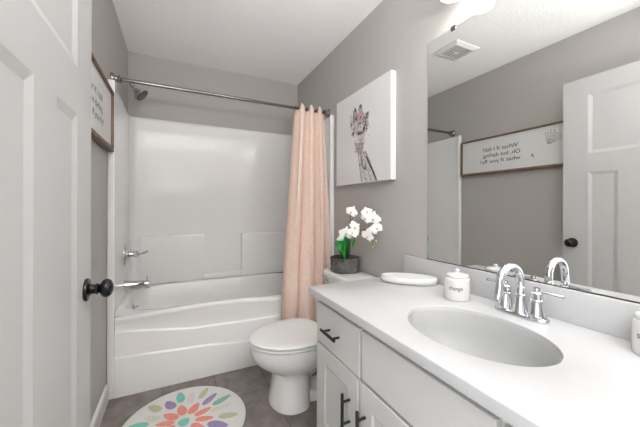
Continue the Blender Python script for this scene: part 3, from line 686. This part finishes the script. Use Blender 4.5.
def flower(u, v, size, tilt, d=-0.012, spin=0.0):
    c = fpt(u, v, d); bm = new()
    f = (Vector((0, 0, 1.14))-c); f.z = 0; f.normalize(); f = (f+Vector((tilt[0], 0, tilt[1]))).normalized()
    s_ = f.cross(Vector((0, 0, 1))).normalized(); up = s_.cross(f)
    for ang, L, W in ((90, .95, .62), (210, .92, .58), (330, .92, .58), (8, 1.0, .98), (172, 1.0, .98)):
        a = math.radians(ang+spin); d1 = s_*math.cos(a)+up*math.sin(a); d2 = f.cross(d1); rows = []
        fr_ = 0.0015 if W > .5 else 0.0
        for i in range(7):
            q = i/6; ww = W*size*max(.03, math.sin(PI*(0.12+0.88*q)**0.8))*0.62
            if i == 6: ww = W*size*.22
            p = c+d1*(L*size*q)+f*(fr_+size*(0.22*q-0.30*q*q))
            rows.append([bm.verts.new(p+d2*(ww*k)-f*(0.10*ww*k*k)) for k in (-1, -.5, 0, .5, 1)])
        for a_r, b_r in zip(rows, rows[1:]):
            for k in range(4): bm.faces.new((a_r[k], a_r[k+1], b_r[k+1], b_r[k]))
    lathe(bm, [(0, 0), (.10*size, .0), (.17*size, .12*size), (.12*size, .30*size), (0, .34*size)], c+f*0.001-up*(.06*size), f-up*0.5, 10, mi=1)
    obj('flower', bm, [M_petal, M_lip], orc, 180)
for u, v, sz, tl, d, sp in ((351.5, 211.5, .030, (-.5, .2), -.01, 25), (346, 233.5, .034, (-.3, .1), -.03, 8), (342.3, 239, .027, (-.2, -.4), -.035, -20), (354.8, 227, .030, (.3, .1), -.02, 60), (352.5, 232.5, .028, (.1, .3), -.03, 20), (367, 211.5, .027, (.2, .5), -.005, -15), (366, 218, .027, (-.5, .1), -.02, 40), (373, 218.5, .035, (.1, .0), -.02, 12), (377, 227.5, .030, (.4, .2), -.005, -10), (367.5, 235.5, .029, (-.3, -.2), -.02, 30), (372.5, 230.5, .026, (.1, -.1), -.02, 0)):
    flower(u, v, sz*1.45, tl, d, sp)
for u, v in ((370.5, 242), (376, 240.5), (373, 247), (374.5, 243.5)):
    bm = new(); c = fpt(u, v); lathe(bm, [(0, -.008), (.005, -.005), (.0065, 0), (.005, .006), (0, .010)], c, (0.2, -.2, -1), 12); obj('bud', bm, M_bud, orc, 60)

# ------------------------------------------------------------------ things on the counter
ZT = CZ+0.0006
bm = new(); cd = Vector((1.030, 1.103, 0)); ua = Vector((.717, -.697, 0)); ub = Vector((.697, .717, 0))
def dr(a, b, z): return [cd+ua*(a*math.cos(2*PI*i/64))+ub*(b*math.sin(2*PI*i/64))+Vector((0, 0, ZT+z)) for i in range(64)]
ring_loft(bm, [dr(.116, .046, 0), dr(.128, .058, .003), dr(.133, .064, .011), dr(.133, .064, .027), dr(.131, .062, .033), dr(.126, .057, .0345), dr(.120, .051, .033), dr(.112, .044, .031), dr(.08, .030, .0305)])
o = obj('oval_dish', bm, M_dish, None, 50, base=(1.03, 1.103, ZT)); tag(o, 'flat oval white dish at the far end of the counter', 'dish')

def jar(name, x, y, label, word, toff, tw):
    r = 0.0475
    j = thing(name, label, 'jar', (x, y, ZT), 'white lettered canisters on the counter')
    bm = new(); lathe(bm, [(0, 0), (r-.004, 0), (r-.001, .0015), (r, .005), (r+.0004, .02), (r, .078), (r-.001, .085), (r-.003, .088), (r-.006, .088), (r-.006, .083), (0, .083)], (x, y, ZT), (0, 0, 1), 48); obj('jar_body', bm, M_jar, j, 40)
    bm = new(); lathe(bm, [(0, 0), (r-.006, 0), (r-.0045, .002), (r-.0045, .010), (r-.007, .0135), (r-.018, .0165), (.011, .0182), (.007, .0195), (.007, .022), (.009, .0245), (.0095, .028), (.007, .031), (0, .032)], (x, y, ZT+.0883), (0, 0, 1), 48); obj('jar_lid', bm, M_jar, j, 40)
    t = text_bm(word, 0.022); xs = [v.co.x for v in t.verts]; a, b = min(xs), max(xs)
    th0 = math.atan2(-y, -x)
    rr = r+0.0008
    for v in t.verts:
        th = th0+toff+((v.co.x-a)/(b-a)-.5)*tw/rr; v.co = Vector((x+rr*math.cos(th), y+rr*math.sin(th), ZT+.044+v.co.y))
    obj('lettering', t, M_ink, j, 0, label='dark lettering')
jar('lidded_jar', 1.030, 0.826, 'white lidded jar lettered change between dish and faucet', 'change', -0.10, 0.052)
jar('lidded_jar', 1.0885, 0.284, 'white lidded jar cut by the right edge of the photo', 'save', -0.45, 0.040)

# ------------------------------------------------------------------ round rug
RX, RYc, RR = 0.044, 1.694, 0.310
bm = new()
rug_r = lambda r, z: [(RX+r*math.cos(2*PI*i/96), RYc+r*math.sin(2*PI*i/96), z) for i in range(96)]
ring_loft(bm, [rug_r(RR, .0006), rug_r(RR+.001, .005), rug_r(RR-.003, .010), rug_r(RR-.012, .0115), rug_r(.15, .0115)])
def petal(u, v, du, dv, w_, mi, out=None):
    """an oval of dyed pile: centre pixel, tip pixel offset, half width in metres"""
    c = at(u, v, 2, .0115); t = at(u+du, v+dv, 2, .0115); d = (t-c); L = d.length; d.normalize(); s_ = Vector((-d.y, d.x, 0))
    P = []
    for i in range(28):
        a = 2*PI*i/28; wob = 1+0.06*math.sin(3*a+u)
        P.append(c+d*(L*math.cos(a)*wob)+s_*(w_*math.sin(a)*(1-0.22*math.cos(a))*wob)+Vector((0, 0, .0006)))
    poly(bm, P, mi)
petal(185.5, 422.8, 3.2, -4.2, .028, 1)
# petals laid out round the flower's middle: ring radius, half length, half width
fc = Vector((0.046, 1.697, 0.0121))
def ringpetal(ang, r, L, W, mi):
    a = math.radians(ang); d = Vector((math.cos(a), math.sin(a), 0)); s_ = Vector((-d.y, d.x, 0)); c = fc+d*r
    poly(bm, [c+d*(L*math.cos(q))+s_*(W*math.sin(q)*(1-.25*math.cos(q))) for q in [2*PI*i/28 for i in range(28)]], mi)
for a in (98, 60, 21, -16, 135, 167, -52, -90, -126, -162): ringpetal(a, .097, .047, .024 if a in (98, 60, 135) else .020, 2)
# outer ring: angle, radius, half length, half width, colour (1 teal 2 coral 3 sage 4 lavender 5 pale 6 blush 7 green)
for a, r, L, W, mi_ in ((95, .222, .052, .023, 1), (79, .190, .050, .020, 6), (62, .230, .054, .018, 3), (44, .188, .058, .020, 4), (25, .218, .060, .021, 7), (8, .182, .062, .017, 5), (-15, .218, .050, .022, 3), (-34, .182, .056, .025, 4), (-52, .222, .052, .021, 1),
        (113, .187, .045, .026, 4), (130, .234, .046, .024, 3), (149, .185, .046, .022, 5), (163, .226, .048, .022, 1), (182, .186, .048, .023, 3), (200, .226, .048, .022, 4), (218, .188, .048, .022, 6), (235, .228, .048, .022, 7), (254, .188, .048, .022, 5), (272, .226, .050, .023, 3), (290, .186, .050, .022, 4)):
    ringpetal(a, r, L, W, mi_)
o = obj('round_rug', bm, [M_rug, M_teal, M_coral, M_sage, M_lav, M_pale, M_blush, M_green], None, 30, base=(RX, RYc, 0))
tag(o, 'round cream rug with a multicoloured petal flower on the floor', 'rug')
